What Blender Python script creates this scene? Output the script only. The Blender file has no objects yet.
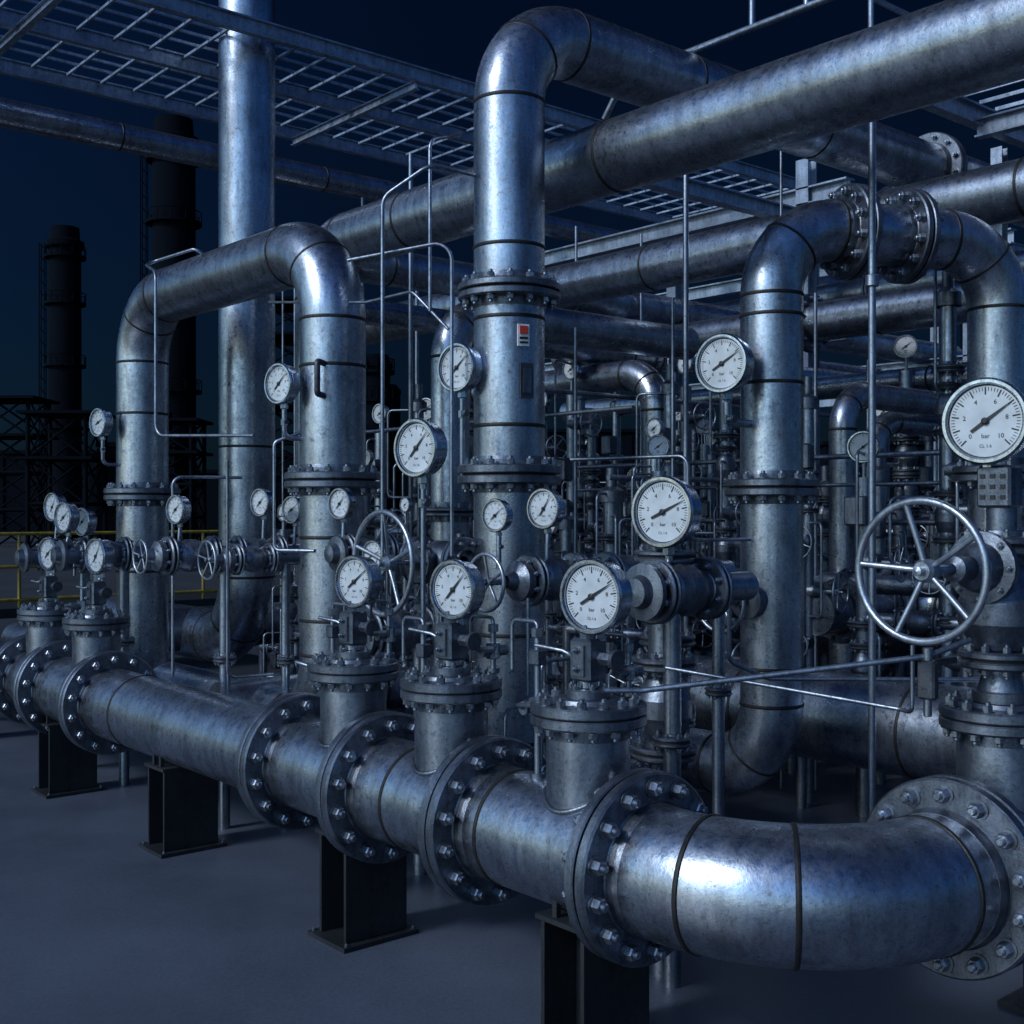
import bpy, math, random
from mathutils import Vector, Matrix
R_=random.Random(7)
V=Vector
scene=bpy.context.scene
scene.view_settings.view_transform='Standard'
scene.view_settings.look='None'
scene.view_settings.exposure=0

# ------------------------------------------------------------ materials
MATS={}
def newmat(name):
    m=bpy.data.materials.new(name); m.use_nodes=True
    nt=m.node_tree; b=nt.nodes['Principled BSDF']
    MATS[name]=m
    return m,nt,b
def steel(name,col,rough,metal=0.9,stain=0.5,sc=2.2,speck=0.5,rust=0.12,bump=0.12,pits=.5):
    m,nt,b=newmat(name); N=nt.nodes.new; L=nt.links.new
    tc=N('ShaderNodeTexCoord')
    def noise(s,d,r,stretch=None):
        n=N('ShaderNodeTexNoise'); n.inputs['Scale'].default_value=s; n.inputs['Detail'].default_value=d; n.inputs['Roughness'].default_value=r
        if stretch:
            mp=N('ShaderNodeMapping'); mp.inputs['Scale'].default_value=stretch; L(tc.outputs['Object'],mp.inputs['Vector']); L(mp.outputs['Vector'],n.inputs['Vector'])
        else: L(tc.outputs['Object'],n.inputs['Vector'])
        return n
    n1=noise(sc,8,.68); n2=noise(sc*20,5,.7); n3=noise(sc*8,9,.75); n4=noise(sc*34,3,.6); n5=noise(sc*5,6,.65,(1,1,.15))
    def ramp(n,p0,c0,p1,c1):
        r=N('ShaderNodeValToRGB'); e=r.color_ramp.elements; e[0].position=p0; e[1].position=p1; e[0].color=(*c0,1); e[1].color=(*c1,1)
        L(n.outputs['Fac'],r.inputs['Fac']); return r
    def mul(a,c):
        x=N('ShaderNodeMixRGB'); x.blend_type='MULTIPLY'; x.inputs['Fac'].default_value=1; L(a.outputs['Color'],x.inputs['Color1']); L(c.outputs['Color'],x.inputs['Color2']); return x
    r1=ramp(n1,.34,[c*(1-stain) for c in col],.66,[min(1,c*1.10) for c in col])
    k=1-speck; r3=ramp(n3,.32,(k*.9,k*.88,k*.86),.45,(1,1,1))
    r2=ramp(n2,.3,(.76,.76,.76),.7,(1.10,1.10,1.10))
    q=1-pits; r4=ramp(n4,.28,(q*.6,q*.58,q*.55),.37,(1,1,1))
    r5=ramp(n5,.32,(.62,.62,.64),.58,(1.03,1.03,1.03))
    c=mul(mul(mul(mul(r1,r3),r2),r4),r5)
    rr=ramp(n3,.60,(0,0,0),.78,(rust*3,)*3)
    mx3=N('ShaderNodeMixRGB'); mx3.inputs['Color2'].default_value=(.12,.09,.07,1)
    L(rr.outputs['Color'],mx3.inputs['Fac']); L(c.outputs['Color'],mx3.inputs['Color1'])
    L(mx3.outputs['Color'],b.inputs['Base Color'])
    mr=N('ShaderNodeMapRange'); mr.inputs['From Min'].default_value=.32; mr.inputs['From Max'].default_value=.66
    mr.inputs['To Min'].default_value=rough+.17; mr.inputs['To Max'].default_value=rough-.08
    L(n3.outputs['Fac'],mr.inputs['Value']); L(mr.outputs['Result'],b.inputs['Roughness'])
    b.inputs['Metallic'].default_value=metal
    bp=N('ShaderNodeBump'); bp.inputs['Strength'].default_value=bump; bp.inputs['Distance'].default_value=.01
    L(n2.outputs['Fac'],bp.inputs['Height']); L(bp.outputs['Normal'],b.inputs['Normal'])
    return m
steel('galv',(.47,.52,.60),.28,.97,stain=.34,speck=.48,bump=.14)
steel('galv2',(.36,.41,.49),.31,.95,stain=.40,bump=.15)
steel('flange',(.23,.26,.31),.37,.93,stain=.45,sc=4,bump=.22)
steel('bolt',(.38,.42,.48),.30,.94,stain=.4,sc=9,rust=.15)
steel('dark',(.11,.12,.145),.45,.7,stain=.5,sc=4,rust=.25)
steel('weld',(.032,.030,.031),.5,.5,stain=.5,sc=12,rust=.3)
steel('thin',(.34,.39,.47),.36,.92,stain=.4,sc=5)
steel('wheel',(.46,.51,.58),.33,.88,stain=.3,sc=6,speck=.3)
steel('chrome',(.54,.60,.68),.2,1.0,stain=.25,sc=5,speck=.2,rust=0,bump=.03,pits=.2)
steel('strut',(.024,.028,.034),.5,.25,stain=.5,sc=3,rust=.1)
steel('grate',(.38,.45,.56),.42,.65,stain=.35,sc=3)
steel('yellow',(.34,.26,.03),.5,0,stain=.4,sc=5)
def flat(name,col,rough,metal=0,noise=.25,sc=3):
    m,nt,b=newmat(name); N=nt.nodes.new; L=nt.links.new
    tc=N('ShaderNodeTexCoord'); n=N('ShaderNodeTexNoise'); n.inputs['Scale'].default_value=sc; n.inputs['Detail'].default_value=6
    L(tc.outputs['Object'],n.inputs['Vector'])
    r=N('ShaderNodeValToRGB'); r.color_ramp.elements[0].position=.3; r.color_ramp.elements[1].position=.7
    r.color_ramp.elements[0].color=(*[c*(1-noise) for c in col],1); r.color_ramp.elements[1].color=(*col,1)
    L(n.outputs['Fac'],r.inputs['Fac']); L(r.outputs['Color'],b.inputs['Base Color'])
    b.inputs['Roughness'].default_value=rough; b.inputs['Metallic'].default_value=metal
    return m
flat('dial',(.56,.60,.63),.3,noise=.28,sc=9)
flat('ink',(.010,.010,.012),.5)
flat('silh',(.003,.005,.009),.95,sc=.1)
MATS['silh'].node_tree.nodes['Principled BSDF'].inputs['Specular IOR Level'].default_value=.05
flat('red',(.55,.05,.03),.5)
flat('label',(.8,.8,.78),.5,sc=20)
flat('gasket',(.02,.02,.02),.8)
def concrete(name,col,spec):
    m,nt,b=newmat(name); N=nt.nodes.new; L=nt.links.new
    tc=N('ShaderNodeTexCoord')
    n1=N('ShaderNodeTexNoise'); n1.inputs['Scale'].default_value=.5; n1.inputs['Detail'].default_value=10; n1.inputs['Roughness'].default_value=.6
    n2=N('ShaderNodeTexNoise'); n2.inputs['Scale'].default_value=45; n2.inputs['Detail'].default_value=6
    L(tc.outputs['Object'],n1.inputs['Vector']); L(tc.outputs['Object'],n2.inputs['Vector'])
    r=N('ShaderNodeValToRGB'); r.color_ramp.elements[0].position=.3; r.color_ramp.elements[1].position=.72
    r.color_ramp.elements[0].color=(*[c*.58 for c in col],1); r.color_ramp.elements[1].color=(*col,1)
    L(n1.outputs['Fac'],r.inputs['Fac'])
    r2=N('ShaderNodeValToRGB'); r2.color_ramp.elements[0].position=.3; r2.color_ramp.elements[1].position=.7
    r2.color_ramp.elements[0].color=(.80,.80,.80,1); r2.color_ramp.elements[1].color=(1.07,1.07,1.07,1)
    L(n2.outputs['Fac'],r2.inputs['Fac'])
    mx=N('ShaderNodeMixRGB'); mx.blend_type='MULTIPLY'; mx.inputs['Fac'].default_value=1
    L(r.outputs['Color'],mx.inputs['Color1']); L(r2.outputs['Color'],mx.inputs['Color2']); L(mx.outputs['Color'],b.inputs['Base Color'])
    mr=N('ShaderNodeMapRange'); mr.inputs['From Min'].default_value=.3; mr.inputs['From Max'].default_value=.7
    mr.inputs['To Min'].default_value=spec-.1; mr.inputs['To Max'].default_value=spec+.1
    L(n1.outputs['Fac'],mr.inputs['Value']); L(mr.outputs['Result'],b.inputs['Roughness'])
    bp=N('ShaderNodeBump'); bp.inputs['Strength'].default_value=.14; bp.inputs['Distance'].default_value=.01
    L(n2.outputs['Fac'],bp.inputs['Height']); L(bp.outputs['Normal'],b.inputs['Normal'])
concrete('concrete',(.082,.102,.145),.45)
concrete('asphalt',(.010,.016,.028),.85)

# ------------------------------------------------------------ mesh builder
def basis(a):
    a=a.normalized(); h=V((0,0,1)) if abs(a.z)<.9 else V((1,0,0))
    u=h.cross(a).normalized(); return a,u,a.cross(u)
class B:
    def __init__(s): s.v=[];s.f=[];s.m=[];s.s=[];s.names=[]
    def mi(s,n):
        if n not in s.names: s.names.append(n)
        return s.names.index(n)
    def add(s,vs,fs,mat,smooth):
        o=len(s.v); s.v.extend([tuple(p) for p in vs]); k=s.mi(mat)
        for f in fs: s.f.append([i+o for i in f]); s.m.append(k); s.s.append(smooth)
    def mesh(s,name):
        me=bpy.data.meshes.new(name)
        me.from_pydata(s.v,[],s.f)
        for n in s.names: me.materials.append(MATS[n])
        me.polygons.foreach_set('material_index',s.m); me.polygons.foreach_set('use_smooth',s.s)
        me.update(); return me
    def obj(s,name,parent=None):
        xs=[p[0] for p in s.v];ys=[p[1] for p in s.v];zs=[p[2] for p in s.v]
        c=((min(xs)+max(xs))/2,(min(ys)+max(ys))/2,min(zs))
        s.v=[(p[0]-c[0],p[1]-c[1],p[2]-c[2]) for p in s.v]
        o=bpy.data.objects.new(name,s.mesh(name)); o.location=c
        scene.collection.objects.link(o); return o
def lathe(b,o,axis,prof,mat,seg=32,smooth=True):
    o=V(o); a,u,v=basis(V(axis))
    cs=[(math.cos(2*math.pi*j/seg),math.sin(2*math.pi*j/seg)) for j in range(seg)]
    vs=[];fs=[]
    for i in range(len(prof)-1):
        base=len(vs)
        for (r,h) in (prof[i],prof[i+1]):
            r=max(r,.0004)
            for c,s_ in cs: vs.append(o+a*h+u*(r*c)+v*(r*s_))
        for j in range(seg):
            k=(j+1)%seg
            fs.append([base+j,base+k,base+seg+k,base+seg+j])
    b.add(vs,fs,mat,smooth)
def cyl(b,o,axis,r,h,mat,seg=24,bev=None,smooth=True):
    bev=min(r,h)*.12 if bev is None else bev
    lathe(b,o,axis,[(0,0),(r-bev,0),(r,bev),(r,h-bev),(r-bev,h),(0,h)],mat,seg,smooth)
def fillet(pts,bend,n=12):
    pts=[V(p) for p in pts]; out=[pts[0]]; arcs=[]
    for i in range(1,len(pts)-1):
        p=pts[i]; d1=(p-pts[i-1]); d2=(pts[i+1]-p); l1=d1.length;l2=d2.length; d1.normalize(); d2.normalize()
        ang=d1.angle(d2)
        if ang<.02: out.append(p); continue
        rb=min(bend,.49*min(l1,l2)/math.tan(ang/2)) if len(pts)>3 else min(bend,.98*min(l1,l2)/math.tan(ang/2))
        tl=rb*math.tan(ang/2); a=p-d1*tl
        perp=(d2-d1*d1.dot(d2)).normalized(); c=a+perp*rb
        nn=max(3,int(n*ang/1.57))
        for k in range(nn+1):
            t=ang*k/nn; out.append(c-perp*rb*math.cos(t)+d1*rb*math.sin(t))
        tm=ang/2
        arcs.append((a,d1.copy(),p+d2*tl,d2.copy(),c-perp*rb*math.cos(tm)+d1*rb*math.sin(tm),(d1+d2).normalized()))
    out.append(pts[-1]); return out,arcs
def sweep(b,path,r,mat,seg=16,caps=True,closed=False):
    n=len(path); T=[]
    for i in range(n):
        if closed: t=path[(i+1)%n]-path[i-1]
        elif i==0: t=path[1]-path[0]
        elif i==n-1: t=path[-1]-path[-2]
        else: t=(path[i+1]-path[i]).normalized()+(path[i]-path[i-1]).normalized()
        T.append(t.normalized())
    a,u,v=basis(T[0]); vs=[];fs=[]
    for i in range(n):
        u=(u-T[i]*u.dot(T[i])).normalized(); v=T[i].cross(u)
        for j in range(seg):
            th=2*math.pi*j/seg; vs.append(path[i]+u*(r*math.cos(th))+v*(r*math.sin(th)))
    m=n if closed else n-1
    for i in range(m):
        i2=(i+1)%n
        for j in range(seg):
            k=(j+1)%seg; fs.append([i*seg+j,i*seg+k,i2*seg+k,i2*seg+j])
    b.add(vs,fs,mat,True)
    if caps and not closed:
        b.add(vs[:seg],[list(range(seg))[::-1]],mat,False); b.add(vs[-seg:],[list(range(seg))],mat,False)
def tube(b,pts,r,mat='thin',bend=.08,seg=10,caps=True):
    p,_=fillet(pts,bend,7); sweep(b,p,r,mat,seg,caps)
def weld(b,c,axis,r,w=.032):
    h=w/2
    lathe(b,c,axis,[(r-.003,-h),(r+.0055,-h*.6),(r+.007,0),(r+.0055,h*.6),(r-.003,h)],'weld',48)
def pipe(b,pts,r,bend=.5,mat='galv',seg=48,mid=True,welds=True,caps=True):
    p,arcs=fillet(pts,bend,18); sweep(b,p,r,mat,seg,caps)
    if welds:
        for a,d1,e,d2,m,dm in arcs:
            weld(b,a,d1,r); weld(b,e,d2,r)
            if mid: weld(b,m,dm,r,.026)
def hexbolt(b,c,axis,r):
    lathe(b,c,axis,[(r*1.3,0),(r*1.3,r*.2),(r*.9,r*.22)],'flange',14)
    lathe(b,c,axis,[(r,r*.2),(r,r*1.15),(r*.82,r*1.35),(0,r*1.35)],'bolt',6,False)
    lathe(b,c,axis,[(r*.55,r*1.3),(r*.55,r*1.85),(r*.4,r*2.0),(0,r*2.0)],'bolt',10)
def halfflange(b,c,axis,r,R,th,nb,bolt,neck=.09,mat='flange',seg=48):
    c=V(c);a,u,v=basis(V(axis)); hub=r+(R-r)*.07
    lathe(b,c,a,[(r*.5,0),(R-.007,0),(R,.007),(R,th-.010),(R-.010,th),(hub+.006,th),(hub,th+.006),(hub-.002,th+neck*.6),(r+.002,th+neck),(r-.002,th+neck)],mat,seg)
    rb=(R+hub)/2
    if bolt>0:
        for k in range(nb):
            t=2*math.pi*(k+.5)/nb
            hexbolt(b,c+a*th+u*(rb*math.cos(t))+v*(rb*math.sin(t)),a,bolt)
def flange(b,c,axis,r,R,th=.055,nb=14,bolt=.028,neck=.08,mat='flange',seg=48):
    c=V(c); a=V(axis).normalized(); g=.007
    halfflange(b,c+a*g,a,r,R,th,nb,bolt,neck,mat,seg); halfflange(b,c-a*g,-a,r,R,th,nb,bolt,neck,mat,seg)
    lathe(b,c-a*g,a,[(R*.9,0),(R*.9,2*g)],'gasket',seg)
def blind(b,c,r,R,th=.05,nb=12,bolt=.024):
    c=V(c); halfflange(b,c-V((0,0,.004)),(0,0,-1),r,R,th,nb,bolt,.06)
    lathe(b,c+V((0,0,.004)),(0,0,1),[(0,0),(R-.006,0),(R,.006),(R,th-.008),(R-.008,th),(R*.58,th),(R*.55,th+.02),(0,th+.02)],'flange',48)
    for k in range(nb):
        t=2*math.pi*(k+.5)/nb; rb=R*.82
        hexbolt(b,c+V((rb*math.cos(t),rb*math.sin(t),th+.004)),(0,0,1),bolt)
    lathe(b,c-V((0,0,.004)),(0,0,1),[(R*.93,0),(R*.93,.008)],'gasket',32)
def box(b,c,size,mat,M=None,bev=0.0):
    sx,sy,sz=[d/2 for d in size]; c=V(c); M=M or Matrix.Identity(3)
    bv=bev
    vs=[];fs=[]
    if bv<=0:
        for z in(-sz,sz):
            for y in(-sy,sy):
                for x in(-sx,sx): vs.append(c+M@V((x,y,z)))
        fs=[[0,2,3,1],[4,5,7,6],[0,1,5,4],[2,6,7,3],[0,4,6,2],[1,3,7,5]]
    else:
        def oc(sx,sy,z,q): return [(-sx+q,-sy,z),(sx-q,-sy,z),(sx,-sy+q,z),(sx,sy-q,z),(sx-q,sy,z),(-sx+q,sy,z),(-sx,sy-q,z),(-sx,-sy+q,z)]
        rings=[oc(sx-bv,sy-bv,-sz,bv*.5),oc(sx,sy,-sz+bv,bv),oc(sx,sy,sz-bv,bv),oc(sx-bv,sy-bv,sz,bv*.5)]
        for r in rings: vs+= [c+M@V(p) for p in r]
        fs=[list(range(8))[::-1],list(range(24,32))]
        for i in range(3):
            for j in range(8):
                k=(j+1)%8; fs.append([i*8+j,i*8+k,i*8+8+k,i*8+8+j])
    b.add(vs,fs,mat,False)
def beam(b,p1,p2,w,h,mat,I=False):
    p1=V(p1);p2=V(p2);a,u,v=basis(p2-p1); L=(p2-p1).length
    M=Matrix((a,u,v)).transposed(); c=(p1+p2)/2
    if I:
        t=h*.1
        box(b,c+v*(h/2-t/2),(L,w,t),mat,M); box(b,c-v*(h/2-t/2),(L,w,t),mat,M); box(b,c,(L,w*.12,h-2*t),mat,M)
    else: box(b,c,(L,w,h),mat,M)
TXT={}
def textgeo(s):
    if s not in TXT:
        cu=bpy.data.curves.new('t','FONT'); cu.body=s; cu.align_x='CENTER'; cu.align_y='CENTER'; cu.resolution_u=2
        ob=bpy.data.objects.new('t',cu); scene.collection.objects.link(ob); bpy.context.view_layer.update()
        dg=bpy.context.evaluated_depsgraph_get(); me=bpy.data.meshes.new_from_object(ob.evaluated_get(dg))
        TXT[s]=([tuple(v.co) for v in me.vertices],[list(p.vertices) for p in me.polygons])
        bpy.data.objects.remove(ob); bpy.data.meshes.remove(me); bpy.data.curves.remove(cu)
    return TXT[s]
GN=(-.985,-.17,0)
def gauge_head(b,c,R,n=GN,val=.4,txt=True,depth=None):
    c=V(c); n=V(n).normalized(); D=depth or R*.85
    lathe(b,c,n,[(0,-D),(R*.62,-D),(R*.74,-D+R*.06),(R*.78,-D*.86),(R*.90,-D*.80),(R*.95,-D*.72),(R*.95,-R*.16),(R*1.0,-R*.15),(R*1.05,-R*.08),(R*1.05,R*.03),(R*1.0,R*.09),(R*.93,R*.09),(R*.89,R*.03),(R*.88,-R*.04)],'chrome',48)
    lathe(b,c,n,[(R*.885,-R*.035),(0,-R*.035)],'dial',40)
    lathe(b,c,n,[(R*.885,-R*.03),(R*.86,-R*.03)],'ink',40)
    rt=(-n).cross(V((0,0,1))).normalized(); up=V((0,0,1)); o=c-n*(R*.035)
    def q(x,y,h=.002): return o+rt*x+up*y+n*h
    def quad(ang,r0,r1,w,mat='ink',h=.002):
        ca,sa=math.cos(ang),math.sin(ang); w*=.5
        b.add([q(r0*ca+w*sa,r0*sa-w*ca,h),q(r1*ca+w*sa,r1*sa-w*ca,h),q(r1*ca-w*sa,r1*sa+w*ca,h),q(r0*ca-w*sa,r0*sa+w*ca,h)],[[0,1,2,3]],mat,False)
    nt=50 if txt else 20
    for i in range(nt+1):
        a=math.radians(225-270*i/nt); big=(i%5==0)
        quad(a,R*(.64 if big else .73),R*.82,R*(.034 if big else .015))
    if txt:
        for i in range(0,6):
            a=math.radians(225-270*i/5); vs,fs=textgeo(str(i*2)); s=R*.16
            b.add([q(R*.51*math.cos(a)+x*s,R*.51*math.sin(a)+y*s,.002) for x,y,z in vs],fs,'ink',False)
        vs,fs=textgeo('bar'); s=R*.15
        b.add([q(x*s,-R*.36+y*s,.002) for x,y,z in vs],fs,'ink',False)
        vs,fs=textgeo('CL 1.6'); s=R*.11
        b.add([q(x*s,-R*.6+y*s,.002) for x,y,z in vs],fs,'ink',False)
    else:
        b.add([q(-R*.16,-R*.42),q(R*.16,-R*.42),q(R*.16,-R*.36),q(-R*.16,-R*.36)],[[0,1,2,3]],'ink',False)
        b.add([q(-R*.1,-R*.55),q(R*.1,-R*.55),q(R*.1,-R*.5),q(-R*.1,-R*.5)],[[0,1,2,3]],'ink',False)
    a=math.radians(225-270*val); ca,sa=math.cos(a),math.sin(a)
    def pt(r,w): return q(r*ca+w*sa,r*sa-w*ca,.007)
    b.add([pt(-R*.42,R*.035),pt(0,R*.045),pt(R*.74,R*.009),pt(R*.74,-R*.009),pt(0,-R*.045),pt(-R*.42,-R*.035)],[[0,1,2,3,4,5]],'ink',False)
    lathe(b,o,n,[(R*.09,.002),(R*.09,.012),(R*.05,.016),(0,.016)],'ink',16)
    p=c-n*(D*.45)-up*(R*.93)
    lathe(b,p,-up,[(R*.16,-R*.1),(R*.16,R*.12),(R*.2,R*.12),(R*.2,R*.3),(R*.12,R*.34),(R*.12,R*.5)],'chrome',6,False)
    return p-up*(R*.5)
GV=[.68,.72,.66,.70,.63,.69,.74,.68]
gi=[0]
def gauge(c,R,route=None,n=GN,tr=.014,extra=None):
    b=B(); gi[0]+=1
    p=gauge_head(b,c,R,n,GV[gi[0]%8],True)
    if route is None: route=[p-V((0,0,R))]
    pts=[p+V((0,0,.02))]+[V(q) if not callable(q) else q(p) for q in route]
    tube(b,pts,tr,'thin',.06,10)
    q=p-V((0,0,R*.35)); 
    if (pts[1]-pts[0]).length>R*.6 and abs((pts[1]-pts[0]).normalized().z)>.9:
        lathe(b,q,(0,0,-1),[(0,0),(R*.17,0),(R*.17,R*.3),(0,R*.3)],'chrome',6,False)
        cyl(b,q-V((0,0,R*.15)),(-.3,-1,0),R*.07,R*.4,'thin',10)
        cyl(b,q-V((R*.12,R*.4,R*.15)),(-.3,-1,0),R*.13,R*.09,'dark',12)
    return b.obj('pressure_gauge')
def handwheel(b,c,n,R,tr=None,spokes=5,phase=.3,dish=.12,mat='wheel'):
    c=V(c); a,u,v=basis(V(n)); tr=tr or R*.055
    ring=[c+u*(R*math.cos(t))+v*(R*math.sin(t)) for t in [2*math.pi*i/48 for i in range(48)]]
    sweep(b,ring,tr,mat,10,closed=True)
    hc=c-a*(R*dish)
    lathe(b,hc-a*(R*.12),a,[(0,0),(R*.17,0),(R*.17,R*.18),(R*.13,R*.24),(R*.07,R*.24),(R*.07,R*.36),(0,R*.38)],mat,16)
    for i in range(spokes):
        t=2*math.pi*i/spokes+phase; d=u*math.cos(t)+v*math.sin(t)
        sweep(b,[hc+d*(R*.12),hc+d*(R*.5)+a*(R*dish*.35),c+d*(R*.99)],tr*.8,mat,8)
    return hc-a*(R*.1)
def valvebody(b,c,axis,r,L,mat='flange'):
    c=V(c);a=V(axis).normalized()
    lathe(b,c,a,[(r*1.05,-L/2),(r*1.05,-L*.36),(r*1.45,-L*.24),(r*1.75,-L*.1),(r*1.75,L*.1),(r*1.45,L*.24),(r*1.05,L*.36),(r*1.05,L/2)],mat,24)
    for s in(-1,1):
        f=c+a*(s*L/2); flange(b,f,a,r*1.05,r*2.1,r*.32,8,r*.22,r*.25,seg=28)
def gate_valve(b,c,axis,r,bdir,blen,wR,L=None,flip=1,spokes=5):
    c=V(c); L=L or r*6; valvebody(b,c,axis,r,L)
    d=V(bdir).normalized(); p=c+d*(r*1.3)
    lathe(b,p,d,[(r*1.2,0),(r*1.1,r*.8)],'flange',20)
    q=p+d*(r*.9); lathe(b,q,d,[(0,-.0),(r*1.7,0),(r*1.7,r*.35),(r*1.2,r*.4),(0,r*.4)],'flange',20)
    a_,u,v=basis(d)
    for k in range(6):
        t=k*math.pi/3; hexbolt(b,q+d*(r*.36)+u*(r*1.4*math.cos(t))+v*(r*1.4*math.sin(t)),d,r*.18)
    cyl(b,q+d*(r*.4),d,r*.7,r*.8,'galv2',16)
    e=c+d*blen
    for s in(-1,1):
        sweep(b,[q+d*(r*.5)+u*(s*r*1.0),q+d*(r*1.6)+u*(s*r*.9),e-d*(r*.8)+u*(s*r*.35),e-d*(r*.5)],r*.16,'flange',8)
    sweep(b,[q+d*(r*.4),e+d*(r*.4)],r*.2,'chrome',10)
    handwheel(b,e,d,wR,spokes=spokes)

# ------------------------------------------------------------ ground
def sheet(name,x0,x1,y0,y1,z,mat,n=1):
    b=B(); b.add([(x0,y0,z),(x1,y0,z),(x1,y1,z),(x0,y1,z)],[[0,1,2,3]],mat,False)
    me=b.mesh(name); o=bpy.data.objects.new(name,me); scene.collection.objects.link(o); return o
sheet('ground',-1500,1500,-1500,1500,0,'asphalt')
sheet('concrete_pavement',-16,22,-14,11,.004,'concrete')

# ------------------------------------------------------------ main manifold
MZ=.95; MR=.30; FR=.445
b=B()
pipe(b,[(0,16,MZ),(0,-3.34,MZ),(3.6,-3.34,MZ)],MR,.82,'galv',72,welds=False)
for ph in(13,40,84):
    p=math.radians(ph); weld(b,(.82-.82*math.cos(p),-2.52-.82*math.sin(p),MZ),(math.sin(p),-math.cos(p),0),MR,.030)
for t in (-2.33,-1.22,-.20,.78,3.98,5.12,5.92,9.5):
    flange(b,(0,t,MZ),(0,1,0),MR,FR,.058,14,.036,.07,seg=72)
flange(b,(.97,-3.34,MZ),(1,0,0),MR,FR,.06,14,.036,.07,seg=72)
for t in (-.60,3.3,7.6,-1.45): weld(b,(0,t,MZ),(0,1,0),MR)
weld(b,(1.85,-3.34,MZ),(1,0,0),MR)
def tee(b,x,y,top=1.62,r=.205,R=.285):
    lathe(b,(x,y,MZ+.1),(0,0,1),[(r,0),(r,top-MZ-.1)],'galv2',48)
    pts=[]
    for i in range(40):
        a=2*math.pi*i/40; px=r*1.03*math.cos(a);py=r*1.03*math.sin(a)
        d=px if abs(x)<.5 else py
        pts.append(V((x+px,y+py,MZ+math.sqrt(MR**2-d*d)+.006)))
    sweep(b,pts,.014,'flange',8,closed=True)
    blind(b,(x,y,top),r,R,.05,14,.024)
TEES=[(0,-1.97),(0,-.87),(0,.13),(0,4.3),(0,5.5),(1.42,-3.34)]
for x,y in TEES: tee(b,x,y)
b.obj('pipe_manifold')

for (x,y) in [(0,-2.02),(0,.02),(0,2.55),(0,5.0),(0,8.3)]:
    b=B(); w=.44; dp=.30; h=MZ-MR+.0
    box(b,(x,y,.018),(w+.10,dp+.12,.028),'strut')
    for s in(-1,1): box(b,(x,y+s*(dp/2-.012),h/2+.02),(w,.024,h-.03),'strut')
    box(b,(x,y,h/2+.02),(.02,dp-.05,h-.03),'strut')
    box(b,(x,y,h-.0),(w+.04,dp+.04,.024),'strut')
    for s in(-1,1): 
        for r in(-1,1): box(b,(x+s*.2,y+r*.06,h+.05),(.03,.03,.12),'strut')
    for s in(-1,1):
        for r in(-1,1): hexbolt(b,(x+s*(w/2+.02),y+r*(dp/2+.035),.032),(0,0,1),.010)
    b.obj('pipe_support')
b=B()
box(b,(2.2,-3.34,.018),(.5,.6,.028),'strut'); box(b,(2.2,-3.34,.33),(.26,.44,.6),'strut')
box(b,(2.2,-3.34,.64),(.34,.5,.03),'strut'); b.obj('pipe_support')

# ------------------------------------------------------------ central riser
b=B()
pipe(b,[(2.6,.25,.45),(1.37,.25,.45),(1.37,.25,6.02),(9.5,.25,6.02)],.25,.55,'galv',56)
flange(b,(1.37,.25,4.14),(0,0,1),.25,.36,.05,14,.028,.06)
flange(b,(1.37,.25,2.86),(0,0,1),.25,.365,.06,14,.028,.06)
for z in(3.2,1.75,4.45,3.95): weld(b,(1.37,.25,z),(0,0,1),.25)
for x in(3.2,4.9): weld(b,(x,.25,6.02),(1,0,0),.25)
flange(b,(6.9,.25,6.02),(1,0,0),.25,.37,.05,12,.028)
b.obj('riser_pipe')
def plate(b,col,z,w,h,mat,off=.262,ang=0):
    dd=V((math.cos(math.radians(ang)),math.sin(math.radians(ang)),0)); rz=Matrix.Rotation(math.radians(ang),3,'Z')
    box(b,V((col[0],col[1],z))+dd*off,(.012,w,h),mat,rz)
lab=B()
plate(lab,(1.37,.25),3.81,.085,.15,'label',.256,-108); plate(lab,(1.37,.25),3.845,.06,.055,'red',.264,-108)
plate(lab,(1.37,.25),3.79,.06,.015,'ink',.264,-108); plate(lab,(1.37,.25),3.76,.06,.012,'ink',.264,-108)
lab.obj('pipe_label')
b=B(); plate(b,(1.37,.25),3.50,.10,.24,'dark',.262,-103); plate(b,(1.37,.25),3.50,.06,.17,'flange',.272,-103); b.obj('pipe_nameplate')

b=B()
pipe(b,[(2.1,-9,5.17),(2.1,3.95,5.17),(2.1,3.95,.3)],.26,.5,'galv',56)
for t in(-.1,-4.6,2.4): weld(b,(2.1,t,5.17),(0,1,0),.26,.035)
b.obj('overhead_pipe')

# ------------------------------------------------------------ arch 1
b=B()
pipe(b,[(1.0,5.64,.4),(1.0,5.64,4.74),(1.0,1.98,4.74),(1.0,1.98,.86),(1.0,5.0,.86)],.26,.62,'galv',56)
flange(b,(1,1.98,2.85),(0,0,1),.26,.38,.055,14,.028,.06)
flange(b,(1,5.64,2.78),(0,0,1),.26,.38,.055,14,.028,.06)
for z in(3.75,1.75,2.4): weld(b,(1,1.98,z),(0,0,1),.26)
for z in(3.6,2.0): weld(b,(1,5.64,z),(0,0,1),.26)
b.obj('pipe_arch')
hp=B(); pipe(hp,[(1.0,5.9,1.0),(1.0,9.5,1.0)],.2,.5,'galv2',40); weld(hp,(1,7,1),(0,1,0),.2); hp.obj('horizontal_pipe')
b=B()
pipe(b,[(2.14,5.56,12),(2.14,5.56,1.2),(2.14,9.2,1.2)],.30,.7,'galv',56)
for z in(3.3,9): weld(b,(2.14,5.56,z),(0,0,1),.30)
weld(b,(2.14,7.3,1.2),(0,1,0),.3)
b.obj('vertical_pipe')

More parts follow.
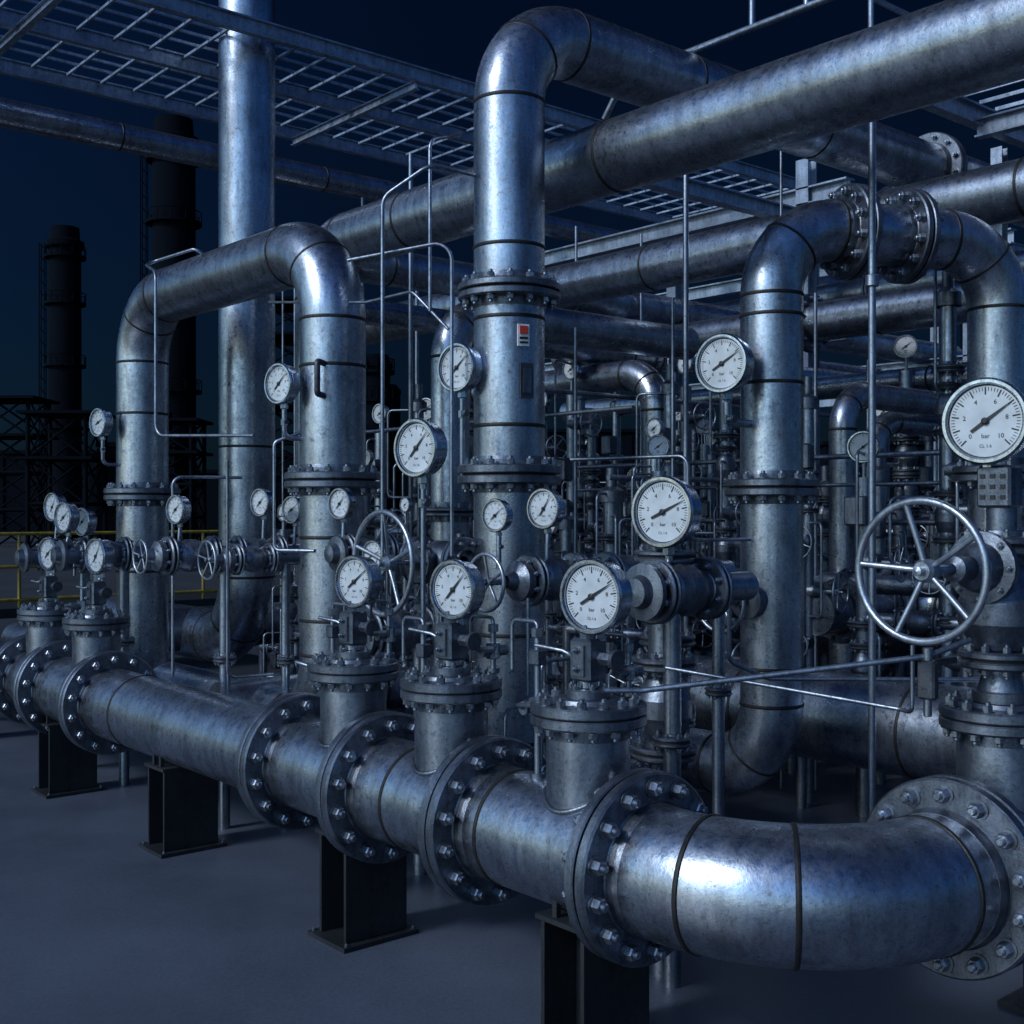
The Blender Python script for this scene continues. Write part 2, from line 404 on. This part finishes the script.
# ------------------------------------------------------------ arch 3
A0=V((3.15,-.66,0)); A1=V((5.0,-1.45,0)); dA=(A1-A0).normalized()
b=B()
pipe(b,[(3.15,5.5,.66),(3.15,-.66,.66),(3.15,-.66,4.72),(5.0,-1.45,4.72),(5.0,-1.45,.4)],.23,.52,'galv',56)
flange(b,(3.15,-.66,2.78),(0,0,1),.23,.345,.055,14,.028,.06)
for z in(1.45,3.55,4.05): weld(b,(3.15,-.66,z),(0,0,1),.23)
for s in(.66,1.16):
    flange(b,A0+dA*s+V((0,0,4.72)),dA,.23,.36,.05,12,.034,.05)
flange(b,(5.0,-1.45,2.9),(0,0,1),.23,.345,.055,12,.028,.06)
b.obj('pipe_arch')
b=B(); sweep(b,[V((2.92,-1.66,0)),V((2.92,-1.66,5.6))],.025,'thin',12); box(b,(2.92,-1.66,.015),(.2,.2,.022),'strut'); 
cyl(b,(2.92,-1.66,4.1),(0,0,1),.045,.08,'bolt',12); b.obj('support_post')

# ------------------------------------------------------------ long horizontal pipes
def hpipe(pts,r,bend=.4,mat='galv',welds=(),fl=(),name='horizontal_pipe',seg=40):
    b=B(); pipe(b,pts,r,bend,mat,seg)
    P0=V(pts[0]);d=(V(pts[1])-P0).normalized()
    for s in welds: weld(b,P0+d*s,d,r)
    for s in fl: flange(b,P0+d*s,d,r,r*1.5,max(.03,r*.18),12,r*.11,r*.3,seg=36)
    return b.obj(name)
hpipe([(4.3,-4.5,.92),(4.3,9.5,.92)],.37,welds=(2.2,3.3,4.9,7,9.5),fl=(6.15,))
hpipe([(5.6,-6,5.28),(5.6,9,5.28)],.25,welds=(2,4.6,6.5,8.8,10.5))
hpipe([(1.9,4.6,5.25),(15,4.6,5.25)],.2,welds=(1.4,3.6,6),fl=(8.2,),mat='galv')
hpipe([(-8,8.7,7.38),(22,8.7,7.38)],.17,welds=(6,10,13,16),mat='galv')
hpipe([(6.6,-5,1.35),(6.6,8,1.35)],.24,welds=(3,5,7),fl=(5.6,8),mat='galv')
hpipe([(7.6,-4,.8),(7.6,9,.8)],.3,welds=(3,5,7),fl=(4.6,),mat='galv2')
hpipe([(7.2,-3,4.72),(7.2,6,4.72)],.22,welds=(2,4),fl=(2.8,4.9),mat='galv')
hpipe([(8.2,-3,4.1),(8.2,7,4.1)],.14,welds=(2,4),fl=(3.2,),mat='galv')
hpipe([(3.6,3.2,4.35),(12,3.2,4.35)],.13,welds=(2,4),fl=(2.4,),mat='galv')
hpipe([(3.2,5.4,4.9),(16,5.4,4.9)],.15,welds=(2,4),mat='galv')
hpipe([(9.0,8,6.3),(9.0,-4,6.3)],.2,welds=(4,7),fl=(6,),mat='galv2')
hpipe([(10.2,8,5.6),(10.2,-4,5.6)],.2,welds=(4,7),fl=(5,),mat='galv2')
hpipe([(5.9,.6,.3),(5.9,.6,3.75),(9.6,.6,3.75),(9.6,.6,.3)],.13,.35,'galv',name='pipe_arch',seg=32)
hpipe([(6.9,.9,.3),(6.9,.9,3.55),(10.6,.9,3.55),(10.6,.9,.3)],.12,.35,'galv',name='pipe_arch',seg=32)
hpipe([(5.1,2.3,.3),(5.1,2.3,4.05),(5.1,5.6,4.05),(5.1,5.6,.3)],.16,.4,'galv',name='pipe_arch',seg=32,fl=(2.4,))
hpipe([(2.3,2.15,.3),(2.3,2.15,4.35),(5.4,2.15,4.35)],.17,.4,'galv',name='riser_pipe',seg=32,fl=(2.3,))
hpipe([(6.0,5.2,0.3),(6.0,5.2,5.2)],.11,.4,'galv2',name='riser_pipe',seg=24,fl=(2.3,3.6))
hpipe([(4.9,.2,1.7),(6.4,.2,1.7),(6.4,-2.2,1.7)],.2,.4,'galv',name='pipe_elbow',seg=32,fl=(.4,))
hpipe([(1.9,1.2,.62),(1.9,9,.62)],.24,welds=(1.5,3.4),mat='galv2')
hpipe([(2.6,-.1,.5),(2.6,2.8,.5)],.16,welds=(1.5,),mat='galv2')
hpipe([(.6,3.15,.95),(4,3.15,.95)],.21,welds=(.8,1.6),mat='galv2')
hpipe([(1.3,6.8,1.25),(6,6.8,1.25)],.25,welds=(.8,1.6),mat='galv2')
hpipe([(5.4,-4,1.95),(5.4,5,1.95)],.09,welds=(3,5),fl=(2.6,4.2),mat='galv',seg=24)

# ------------------------------------------------------------ gauge valve blocks on the tees
def teetop(x,y,gR,gz):
    b=B(); z=1.62+.07
    cyl(b,(x,y,z),(0,0,1),.11,.05,'flange',24)
    for k in range(6):
        t=k*math.pi/3; hexbolt(b,(x+.085*math.cos(t),y+.085*math.sin(t),z+.05),(0,0,1),.014)
    cyl(b,(x,y,z+.05),(0,0,1),.055,.05,'chrome',16)
    box(b,(x,y,z+.19),(.13,.14,.21),'flange',bev=.014)
    box(b,(x-.071,y,z+.19),(.012,.09,.15),'galv2')
    hexbolt(b,(x-.077,y,z+.24),(-1,0,0),.016); hexbolt(b,(x-.077,y,z+.15),(-1,0,0),.016)
    cyl(b,(x,y,z+.29),(0,0,1),.04,.07,'chrome',6,smooth=False)
    sweep(b,[V((x,y+.06,z+.2)),V((x,y+.13,z+.2))],.018,'bolt',8)
    sweep(b,[V((x,y+.12,z+.2)),V((x-.02,y+.16,z+.22)),V((x-.05,y+.33,z+.235))],.011,'thin',8)
    cyl(b,(x+.02,y-.06,z+.2),(0,-1,0),.034,.1,'bolt',6,smooth=False)
    cyl(b,(x+.02,y-.16,z+.2),(0,-1,0),.05,.025,'dark',14)
    return b.obj('gauge_valve_block')
for (x,y),R,z in zip(TEES[:5],(.178,.162,.158,.155,.155),(2.19,2.17,2.17,2.21,2.2)):
    gauge((x-.03,y-.05,z),R,[(x,y,1.62+.07+.30)],tr=.026)
    teetop(x,y,R,z)
def smallvalve(x,y,z0,z1,lever=1,s=1.0):
    b=B()
    cyl(b,(x,y,z0),(0,0,1),.04*s,.03,'flange',16); sweep(b,[V((x,y,z0)),V((x,y,z1))],.018*s,'thin',10)
    m=(z0+z1)/2
    cyl(b,(x,y,m-.05*s),(0,0,1),.045*s,.1*s,'chrome',6,smooth=False)
    lathe(b,(x,y,m),(1,0,0),[(.0,-.1*s),(.035*s,-.1*s),(.035*s,.1*s),(0,.1*s)],'bolt',12)
    sweep(b,[V((x-.1*s,y,m)),V((x-.13*s,y,m+.02)),V((x-.15*s,y-.2*s*lever,m+.04))],.012*s,'thin',8)
    cyl(b,(x,y,z1-.02),(0,0,1),.032*s,.05*s,'bolt',6,smooth=False)
    box(b,(x,y,z1-.12),(.07*s,.07*s,.08*s),'flange',bev=.008)
    tube(b,[(x,y,z1),(x,y,z1+.06),(x,y+.2*lever,z1+.06),(x,y+.2*lever,z1-.2)],.011*s,'thin',.04,8)
    return b.obj('needle_valve')
smallvalve(-.02,-1.62,1.24,1.98,1); smallvalve(.02,-.58,1.24,1.92,1); smallvalve(.05,.45,1.22,1.95,-1)
smallvalve(.15,-.04,1.7,1.98,1,.9); smallvalve(.18,-1.02,1.7,1.95,1,.9); smallvalve(.1,4.6,1.24,2.0,-1,1.2); smallvalve(.1,4.9,1.24,2.2,1,1.2)
smallvalve(.19,-2.06,1.69,1.93,1,.8); smallvalve(.17,.30,1.69,2.0,1,.9); smallvalve(.17,-.75,1.69,2.02,1,.9)

gauge((.55,5.68,3.5),.14,[lambda p:p-V((0,0,.22)),lambda p:V((1.0,5.64,p.z-.22))],tr=.018)
gauge((.58,2.1,3.60),.155,[lambda p:p-V((0,0,.2)),lambda p:V((1.0,2.0,p.z-.2))],tr=.02)
gauge((1.00,.38,3.60),.165,[lambda p:p-V((0,0,.55)),lambda p:V((1.37,.4,p.z-.55))],tr=.02)
gauge((2.60,-.64,3.66),.205,[lambda p:p-V((0,0,.12)),lambda p:V((3.15,-.62,p.z-.12))],tr=.03)
gauge((.31,-.10,3.0),.178,[(.38,-.08,1.1)],tr=.018)
b=B(); tube(b,[(.80,1.80,3.5),(.70,1.72,3.5),(.70,1.72,3.75),(.80,1.80,3.75)],.024,'dark',.03); b.obj('pipe_bracket')
b=B(); tube(b,[(.76,1.86,2.3),(.6,2.2,2.3),(.6,2.2,3.15),(.82,2.05,3.25)],.014,'thin',.05); b.obj('instrument_tube')

# ------------------------------------------------------------ right valve station
X,Y=1.42,-3.34
b=B()
cyl(b,(X,Y,1.69),(0,0,1),.13,.06,'flange',28)
lathe(b,(X,Y,1.75),(0,0,1),[(.11,0),(.09,.08),(.09,.16),(.14,.2),(.2,.32),(.2,.42),(.14,.54),(.11,.6),(.11,.66)],'flange',28)
flange(b,(X,Y,1.98-.08),(0,0,1),.1,.2,.035,10,.02,.03,seg=32)
flange(b,(X,Y,2.44),(0,0,1),.1,.2,.035,10,.02,.03,seg=32)
box(b,(X,Y,2.2),(.24,.24,.2),'flange',bev=.03)
zc=2.34
lathe(b,(X-.08,Y,zc),(-1,0,0),[(.13,0),(.13,.08),(.17,.08),(.17,.12),(.12,.13),(.1,.2),(.06,.24),(.06,.36),(.026,.38)],'flange',24)
for k in range(8):
    t=k*math.pi/4; hexbolt(b,(X-.2,Y+.145*math.cos(t),zc+.145*math.sin(t)),(-1,0,0),.015)
sweep(b,[V((X-.3,Y,zc)),V((.72,Y,zc))],.025,'chrome',12)
handwheel(b,(.70,Y,zc),(-1,0,0),.31,.018,5,.55,.15)
cyl(b,(X+.1,Y,zc),(1,0,0),.12,.25,'flange',20)
cyl(b,(X,Y,2.5),(0,0,1),.07,.14,'galv2',20)
b.obj('handwheel_valve')
b=B(); box(b,(X-.02,Y-.0,2.72),(.13,.17,.2),'flange',bev=.012)
for i in range(3):
    for j in range(3): box(b,(X-.087,Y-.05+j*.05,2.67+i*.05),(.006,.025,.02),'ink')
b.obj('instrument_box')
gauge((X-.12,Y+.02,3.03),.197,[(X-.03,Y+.02,2.8)],tr=.03)
b=B(); box(b,(1.0,-3.2,1.82),(.05,.09,.18),'dark',bev=.01); cyl(b,(1.0,-3.2,1.73),(0,0,-1),.02,.08,'bolt',8); cyl(b,(1.0,-3.2,1.91),(0,0,1),.025,.06,'bolt',8);
box(b,(1.1,-3.22,1.9),(.2,.03,.03),'dark'); b.obj('limit_switch')
b=B(); tube(b,[(.0,-2.08,1.74),(.14,-2.2,1.74),(1.0,-3.2,1.93),(1.2,-3.3,2.0)],.014,'thin',.05); b.obj('instrument_tube')
b=B(); tube(b,[(.8,-1.75,1.75),(1.25,-2.9,1.62),(1.2,-3.0,1.62),(1.2,-3.0,1.95)],.011,'thin',.04); b.obj('instrument_tube')
b=B(); tube(b,[(2.7,-.75,2.15),(2.55,-.75,2.1),(2.55,-.75,1.55),(2.8,-.9,1.42),(3.9,-1.9,1.42)],.016,'thin',.08); b.obj('instrument_tube')

b=B()
lathe(b,(2.94,-.66,1.96),(-1,0,0),[(.12,-.1),(.12,.05),(.14,.06),(.14,.1),(.05,.12),(.05,.2),(.03,.2),(.03,.36)],'flange',24)
handwheel(b,(2.56,-.66,1.96),(-1,0,0),.21,.015,5,.2); b.obj('handwheel_valve')

# ------------------------------------------------------------ cross valve lines
def vline(y,z,x0,x1,r,valves,wheel=None,posts=(),gauges=(),mat='galv2'):
    b=B(); sweep(b,[V((x0,y,z)),V((x1,y,z))],r,mat,20)
    for xv in valves: valvebody(b,(xv,y,z),(1,0,0),r,r*5)
    for xp in posts: 
        sweep(b,[V((xp,y,0)),V((xp,y,z))],r*.6,mat,14); flange(b,(xp,y,z*.62),(0,0,1),r*.6,r*1.3,.02,8,.012,.02,seg=20)
    if wheel:
        wx,wr=wheel; sweep(b,[V((wx,y,z)),V((x0+.02,y,z))],.02,'chrome',10); handwheel(b,(wx,y,z),(-1,0,0),wr,wr*.07,5,.4)
        lathe(b,(x0+.06,y,z),(-1,0,0),[(r*1.6,0),(r*1.6,.05),(r*.8,.08),(r*.5,.14)],'flange',20)
    else:
        lathe(b,(x0+.02,y,z),(-1,0,0),[(r*1.8,0),(r*1.8,.03),(r*1.1,.04),(r*.9,.09),(0,.1)],'flange',24)
    b.obj('flanged_valve')
    for gx,gz,gR in gauges: gauge((gx-.03,y,gz),gR,[(gx+.0,y,z+r)],tr=.016)
vline(-.78,2.19,.55,2.5,.075,(.85,1.5),(.32,.165),(1.15,2.4),((.80,2.62,.12),(.42,2.58,.095)))
vline(-1.75,2.17,.62,1.5,.085,(.92,),None,(.85,),((.80,2.6,.19),))
vline(2.84,2.25,-.1,1.3,.075,(.2,.8),(-.22,.13),(.5,),((.10,2.62,.115),(.85,2.68,.115),(1.15,2.62,.115)))
vline(2.55,2.22,.35,1.2,.06,(.6,),(.2,.15),(.9,),())
vline(1.2,2.3,.55,1.1,.07,(.8,),None,(.8,),((.6,2.66,.11),))
vline(4.9,2.2,-.1,.8,.08,(.3,),None,(.5,),((-.05,2.55,.14),))
vline(5.9,2.15,-.1,.8,.08,(.3,),None,(.5,),((.2,2.65,.14),(.5,2.5,.14)))
vline(.8,1.75,.5,1.5,.09,(.8,),None,(1.0,),((.62,2.3,.1),))
b=B(); gate_valve(b,(1.05,.62,2.25),(0,1,0),.085,(-1,0,0),.5,.35,L=.5); sweep(b,[V((1.05,.62,0)),V((1.05,.62,2.2))],.06,'galv2',16)
b.obj('handwheel_valve')
b=B(); sweep(b,[V((.95,-1.6,0)),V((.95,-1.6,2.5))],.09,'galv2',24)
valvebody(b,(.95,-1.6,1.5),(0,0,1),.09,.5); gate_valve(b,(1.25,-1.35,1.6),(0,0,1),.08,(-1,0,0),.35,.14); 
flange(b,(.95,-1.6,2.35),(0,0,1),.09,.17,.03,8,.016,.03,seg=28); b.obj('flanged_valve')

# ------------------------------------------------------------ instrument trees
def treemesh(seed):
    r=random.Random(seed); b=B(); H=r.uniform(2.4,3.9); rr=r.uniform(.045,.08)
    sweep(b,[V((0,0,0)),V((0,0,H))],rr,'galv2',14)
    z=.8
    while z<H-.2:
        k=r.random()
        if k<.4: flange(b,(0,0,z),(0,0,1),rr,rr*2.1,.02,8,.013,.03,seg=18)
        elif k<.65: valvebody(b,(0,0,z),(0,0,1),rr*.9,.34)
        elif k<.85:
            a=r.choice([(-1,0,0),(0,-1,0)]); d=V(a)
            lathe(b,(0,0,z),a,[(rr*1.2,0),(rr*1.2,.14),(rr*.6,.16),(rr*.4,.3)],'flange',14)
            handwheel(b,V((0,0,z))+d*.32,a,r.uniform(.12,.2),None,5,r.random())
        else:
            box(b,(-rr-.06,0,z),(.14,.18,.24),'flange',bev=.015)
        z+=r.uniform(.28,.5)
    top=V((0,0,H))
    if r.random()<.35:
        gauge_head(b,(-.02,0,H+.25),r.uniform(.1,.13),GN,.7,False); sweep(b,[top,top+V((0,0,.15))],.018,'thin',8)
    else:
        lathe(b,top,(0,0,1),[(rr*1.6,0),(rr*1.6,.1),(rr*.7,.14),(rr*.7,.3),(0,.31)],'flange',14)
    for i in range(r.randint(2,4)):
        z0=r.uniform(1.0,H-.6); z1=z0+r.uniform(.3,1.1); dx=r.uniform(-.35,-.15); dy=r.uniform(-.35,.35)
        tube(b,[(0,0,z0),(dx,dy,z0),(dx,dy,z1),(0,0,z1)],.013,'thin',.06,8)
    if r.random()<.7:
        z0=r.uniform(1.3,2.6); L=r.uniform(.5,1.3); s=r.choice([-1,1])
        sweep(b,[V((0,0,z0)),V((0,s*L,z0))],rr*.8,'galv2',12); valvebody(b,(0,s*L*.55,z0),(0,1,0),rr*.8,.3)
        sweep(b,[V((0,s*L,z0+.03)),V((0,s*L,0))],rr*.8,'galv2',12)
    return b.mesh('valve_tree')
TM=[treemesh(100+i) for i in range(12)]
pos=[]
for w in(3.72,4.95,6.05,7.05,8.1,9.3):
    t=-1.0 if w>4.5 else 1.0
    while t<8.5:
        pos.append((w+R_.uniform(-.12,.12),t)); t+=R_.uniform(.55,1.0)
for x,y in [(1.75,1.3),(2.6,1.2),(2.75,.1),(3.0,2.5),(1.7,2.9),(2.5,3.1),(1.6,3.7),(2.9,4.4)]: pos.append((x,y))
for i,(x,y) in enumerate(pos):
    o=bpy.data.objects.new('valve_tree',TM[R_.randrange(12)]); o.location=(x,y,0)
    o.rotation_euler=(0,0,R_.uniform(-.25,.25)); s=R_.uniform(.85,1.12) ; s = s*.78 if x<3.2 else s
    o.scale=(s,s,s); scene.collection.objects.link(o)
b=B()
for i in range(26):
    x=R_.uniform(3.3,9); y=R_.uniform(.5,8); 
    if x>6: y-=1.5
    sweep(b,[V((x,y,0)),V((x,y,R_.uniform(3.5,6.5)))],R_.choice([.014,.018,.026]),'thin',8)
b.obj('conduit_risers')
def itube(pts,r=.015,bend=.1):
    b=B(); tube(b,pts,r,'thin',bend,10); b.obj('instrument_tube')
itube([(1.0,4.2,4.98),(.9,4.2,5.05),(.75,4.75,5.0),(.65,4.75,4.95),(.55,4.3,4.8),(.55,4.3,3.3),(.85,3.0,3.25)],.015,.12)
itube([(.55,.62,2.3),(.55,.62,4.75),(.75,.35,4.95),(1.3,.35,4.95)],.014,.12)
itube([(.90,.55,4.0),(.90,.55,5.2),(1.2,.6,5.3)],.013,.1)
itube([(.45,.9,4.35),(.9,.3,4.45),(.9,.3,2.3)],.013,.12)
itube([(1.0,3.0,4.4),(1.0,1.5,4.2),(1.0,.9,4.2),(1.1,.6,3.9)],.012,.1)
itube([(.5,-.95,2.1),(.5,-.95,1.5),(.2,-1.1,1.5),(.2,-1.1,1.3)],.012,.06)
itube([(.5,-1.4,2.1),(.5,-1.4,1.8),(.2,-1.4,1.8),(.2,-1.4,1.25)],.012,.06)
itube([(.35,3.5,1.2),(.35,3.5,2.9),(.9,3.3,2.9)],.014,.08)
itube([(.7,2.4,1.3),(.3,2.4,1.3),(.3,2.4,3.0)],.012,.08)
itube([(2.9,-.66,2.4),(2.4,-.5,2.4),(2.4,-.5,3.0),(2.2,.5,3.0)],.014,.08)
itube([(5.2,-2.5,3.1),(5.2,4,3.1)],.025); itube([(5.4,-2.5,2.85),(5.4,4,2.85)],.02); itube([(6.3,-2.5,2.5),(6.3,5,2.5)],.03)
itube([(3.4,1.0,3.5),(3.4,6,3.5)],.02); itube([(3.3,1.2,2.9),(8,1.2,2.9)],.025); itube([(3.3,2.6,3.8),(9,2.6,3.8)],.025)
b=B(); tube(b,[(3.25,1.2,6.0),(3.25,.95,6.3),(3.25,-6,6.3)],.028,'thin',.12); 
for t in(-.9,-2.4): sweep(b,[V((3.25,t,6.3)),V((3.25,t,8.2))],.026,'thin',10)
tube(b,[(3.25,-.4,7.2),(3.25,-6,7.2)],.026,'thin'); sweep(b,[V((3.25,-.4,6.3)),V((3.25,-.4,7.22))],.026,'thin',10)
b.obj('guard_rail')

# ------------------------------------------------------------ overhead grating walkway
b=B(); z=7.7
for t in(5.0,6.4,7.8): beam(b,(-9,t,z-.08),(26,t,z-.08),.08,.17,'grate',True)
t=5.2
while t<7.7:
    if abs(t-6.4)>.1: beam(b,(-9,t,z-.0),(26,t,z-.0),.028,.03,'grate')
    t+=.28
x=-9
while x<26: box(b,(x,6.4,z-.03),(.028,2.70,.028),'grate'); x+=.40
for x in range(-8,26,4): beam(b,(x,5,z-.2),(x,7.8,z-.2),.07,.10,'grate',True)
for x in(11.5,20): 
    for t in(5.0,7.8): beam(b,(x,t,0),(x,t,z-.2),.2,.2,'grate',True)
b.obj('grating_walkway')
b=B(); z=6.5
for t in(-3.2,-1.7,-.3): beam(b,(5.0,t,z-.1),(11,t,z-.1),.12,.2,'grate',True)
for x in(5.0,6.8,8.6,10.4): beam(b,(x,-3.2,z-.22),(x,-.3,z-.22),.12,.18,'grate',True)
x=5
while x<11: box(b,(x,-1.75,z+.03),(.02,2.85,.035),'grate'); x+=.3
for x in(5.0,6.4,7.8,9.2):
    for t in(-3.2,-.3): sweep(b,[V((x,t,z)),V((x,t,z+1.1))],.025,'grate',8)
for t in(-3.2,-.3):
    for hh in(.55,1.1): sweep(b,[V((5,t,z+hh)),V((11,t,z+hh))],.025,'grate',8)
for x in(7.6,10.8): beam(b,(x,-.1,0),(x,-.1,z-.2),.12,.12,'grate',True)
b.obj('steel_platform')
b=B()
for x in(9.6,14,18):
    for t in(3.7,9.9): beam(b,(x,t,0),(x,t,7.4),.2,.2,'grate',True)
    beam(b,(x,3.0,6.9),(x,10.5,6.9),.2,.24,'grate',True); beam(b,(x,3.0,5.0),(x,10.2,5.0),.2,.24,'grate',True)
for t in(3.7,9.9): beam(b,(5.5,t,6.6),(18,t,6.6),.16,.2,'grate',True)
b.obj('pipe_rack')
# ------------------------------------------------------------ yellow railing on raised walkway
b=B(); 
y0=12.5; zd=1.15
for zz in(zd+.12,zd+.62,zd+1.12): sweep(b,[V((-9,y0,zz)),V((14,y0,zz))],.026,'yellow',8)
for x in range(-9,15): sweep(b,[V((x*1.0,y0,zd)),V((x*1.0,y0,zd+1.12))],.026,'yellow',8)
b.obj('safety_railing')
b=B(); box(b,(2.5,13.3,zd-.08),(23.5,1.7,.14),'strut')
for x in range(-8,15,3):
    for t in(12.7,13.9): box(b,(x,t,(zd-.15)/2),(.14,.14,zd-.15),'strut')
b.obj('raised_walkway')

# ------------------------------------------------------------ far plant silhouettes
O=V((-4.08,-6.20,0)); Fd=V((.647,.762,0)); Rt=V((.762,-.647,0))
def far(dist,side): return O+Fd*dist+Rt*side
def stack(dist,side,r,h,ladder=True):
    b=B(); p=far(dist,side)
    lathe(b,p,(0,0,1),[(r*1.1,0),(r,h*.1),(r*.96,h*.93),(r*1.15,h*.935),(r*1.15,h*.955),(r*.9,h*.96),(r*.85,h)],'silh',24)
    for f in(.35,.55,.75,.9):
        lathe(b,p+V((0,0,h*f)),(0,0,1),[(r,0),(r*1.25,0),(r*1.25,.25),(r,.25)],'silh',20)
        lathe(b,p+V((0,0,h*f+1.1)),(0,0,1),[(r*1.23,0),(r*1.25,.08)],'silh',20)
        for k in range(12):
            a=k*math.pi/6; sweep(b,[p+V((r*1.23*math.cos(a),r*1.23*math.sin(a),h*f)),p+V((r*1.23*math.cos(a),r*1.23*math.sin(a),h*f+1.1))],.05,'silh',4)
    q=p-Rt*(r*1.25)
    for s in(-.25,.25): sweep(b,[q+Fd*s,q+Fd*s+V((0,0,h*.95))],.06,'silh',4)
    for s in(-.25,.25): sweep(b,[q-Rt*.5+Fd*s,q-Rt*.5+Fd*s+V((0,0,h*.95))],.06,'silh',4)
    for i in range(int(h/1.2)): sweep(b,[q+V((0,0,i*1.2)),q-Rt*.5+V((0,0,i*1.2+.6))],.05,'silh',4)
    b.obj('chimney_stack')
stack(120,-44.7,1.6,31); stack(110,-31,2.0,38.5); stack(95,-10.8,1.2,15); stack(100,40,1.6,24); stack(130,-20.5,1.5,26)
def lattice(dist,side,w,h,n):
    b=B(); p=far(dist,side)
    c=[p+Rt*(w*sx)+Fd*(w*sy) for sx,sy in((-.5,-.5),(.5,-.5),(.5,.5),(-.5,.5))]
    for q in c: sweep(b,[q,q+V((0,0,h))],.16,'silh',4)
    for i in range(n):
        z0=h*i/n;z1=h*(i+1)/n
        for k in range(4):
            a,bb=c[k],c[(k+1)%4]
            sweep(b,[a+V((0,0,z1)),bb+V((0,0,z1))],.14,'silh',4); sweep(b,[a+V((0,0,z0)),bb+V((0,0,z1))],.08,'silh',4); sweep(b,[bb+V((0,0,z0)),a+V((0,0,z1))],.08,'silh',4)
        if i>n//2-1: box(b,p+V((0,0,z1)),(w*1.3,w*1.3,.2),'silh',Matrix.Rotation(-.703,3,'Z'))
    b.obj('lattice_tower')
lattice(90,-37.5,4,11,4); lattice(85,-31.5,4,9.5,3); lattice(95,-17,5,19,7); lattice(100,-46,3,16,6); lattice(85,-24,3.5,9,4)
RM=Matrix.Rotation(-.703,3,'Z')
for dist,side,w,d,h in[(140,-60,30,12,9),(130,-36,16,10,6.5),(125,-14,24,10,8),(150,12,40,14,12),(140,50,30,12,10),(95,-29,6,5,7.5),(105,-12.5,5,5,13)]:
    b=B()
    p=far(dist,side); box(b,p+V((0,0,h/2)),(w,d,h),'silh',RM)
    n=int(w/4)
    for i in range(n): 
        q=p+Rt*(-w/2+2+i*4)-Fd*(d/2+.05)
        box(b,q+V((0,0,h*.5)),(.5,.3,h*.96),'silh',RM)
    box(b,p+V((0,0,h+.3)),(w*1.02,d*1.05,.4),'silh',RM)
    sweep(b,[p+Rt*(w*.3)+V((0,0,h)),p+Rt*(w*.3)+V((0,0,h+3))],.3,'silh',8)
    b.obj('refinery_building')

# ------------------------------------------------------------ light
w=bpy.data.worlds.new('World'); scene.world=w; w.use_nodes=True; nt=w.node_tree; N=nt.nodes.new; L=nt.links.new
bg=nt.nodes['Background']
sky=N('ShaderNodeTexSky'); sky.sky_type='NISHITA'; sky.sun_disc=False; sky.sun_elevation=math.radians(34); sky.sun_rotation=math.radians(-84)
sky.air_density=1.5; sky.dust_density=.5; sky.ozone_density=3
tc=N('ShaderNodeTexCoord')
def lobe(gd,stops):
    vm=N('ShaderNodeVectorMath'); vm.operation='DOT_PRODUCT'; vm.inputs[1].default_value=V(gd).normalized()
    L(tc.outputs['Generated'],vm.inputs[0])
    m2=N('ShaderNodeMath'); m2.operation='MULTIPLY_ADD'; m2.inputs[1].default_value=.5; m2.inputs[2].default_value=.5
    L(vm.outputs['Value'],m2.inputs[0]); r=N('ShaderNodeValToRGB'); L(m2.outputs[0],r.inputs['Fac']); cr=r.color_ramp
    cr.elements[0].position=0; cr.elements[0].color=(*stops[0][1],1); cr.elements[1].position=1; cr.elements[1].color=(*stops[-1][1],1)
    for p,c in stops[1:-1]: e=cr.elements.new(p); e.color=(*c,1)
    return r
l1=lobe((-.90,.30,.36),[(0,(.0026,.0068,.0165)),(.42,(.0033,.0095,.024)),(.58,(.0055,.017,.043)),(.66,(.012,.030,.066)),(.75,(.045,.08,.14)),(.83,(.13,.20,.31)),(.91,(.38,.52,.70)),(1,(.78,.9,1))])  # dark base sky plus an out-of-view glow at left, added for pipe highlights
l2=lobe((.25,-.85,.45),[(0,(0,0,0)),(.62,(0,0,0)),(.8,(.016,.045,.12)),(1,(.05,.12,.27))])  # blue glow right-behind the camera, added for sheen on dark pipe sides
l3=lobe((-.84,-.50,.22),[(0,(0,0,0)),(.80,(0,0,0)),(.90,(.12,.18,.27)),(1,(.60,.74,.92))])  # glow left-behind the camera, added to give the columns their highlight
def addc(a,c):
    x=N('ShaderNodeMixRGB'); x.blend_type='ADD'; x.inputs['Fac'].default_value=1; L(a.outputs['Color'],x.inputs['Color1']); L(c.outputs['Color'],x.inputs['Color2']); return x
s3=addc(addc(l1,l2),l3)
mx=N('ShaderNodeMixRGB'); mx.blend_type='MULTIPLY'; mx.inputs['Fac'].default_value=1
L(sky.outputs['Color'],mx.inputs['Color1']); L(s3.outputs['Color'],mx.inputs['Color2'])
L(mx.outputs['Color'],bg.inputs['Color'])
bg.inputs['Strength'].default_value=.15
sd=bpy.data.lights.new('sun','SUN'); sd.energy=2.1; sd.angle=math.radians(10); sd.color=(.85,.92,1.0)
so=bpy.data.objects.new('sun',sd); scene.collection.objects.link(so)
dirv=V((-.82,.09,.56)).normalized()
so.rotation_euler=dirv.to_track_quat('Z','Y').to_euler(); so.location=(-8,0,12)

cam=bpy.data.cameras.new('camera'); co=bpy.data.objects.new('camera',cam); scene.collection.objects.link(co)
cam.sensor_width=36; cam.lens=42.19; cam.clip_end=3000; cam.clip_start=.05
co.location=(-4.08,-6.20,2.6); co.rotation_euler=(math.radians(90),0,math.radians(-40.33))
scene.camera=co
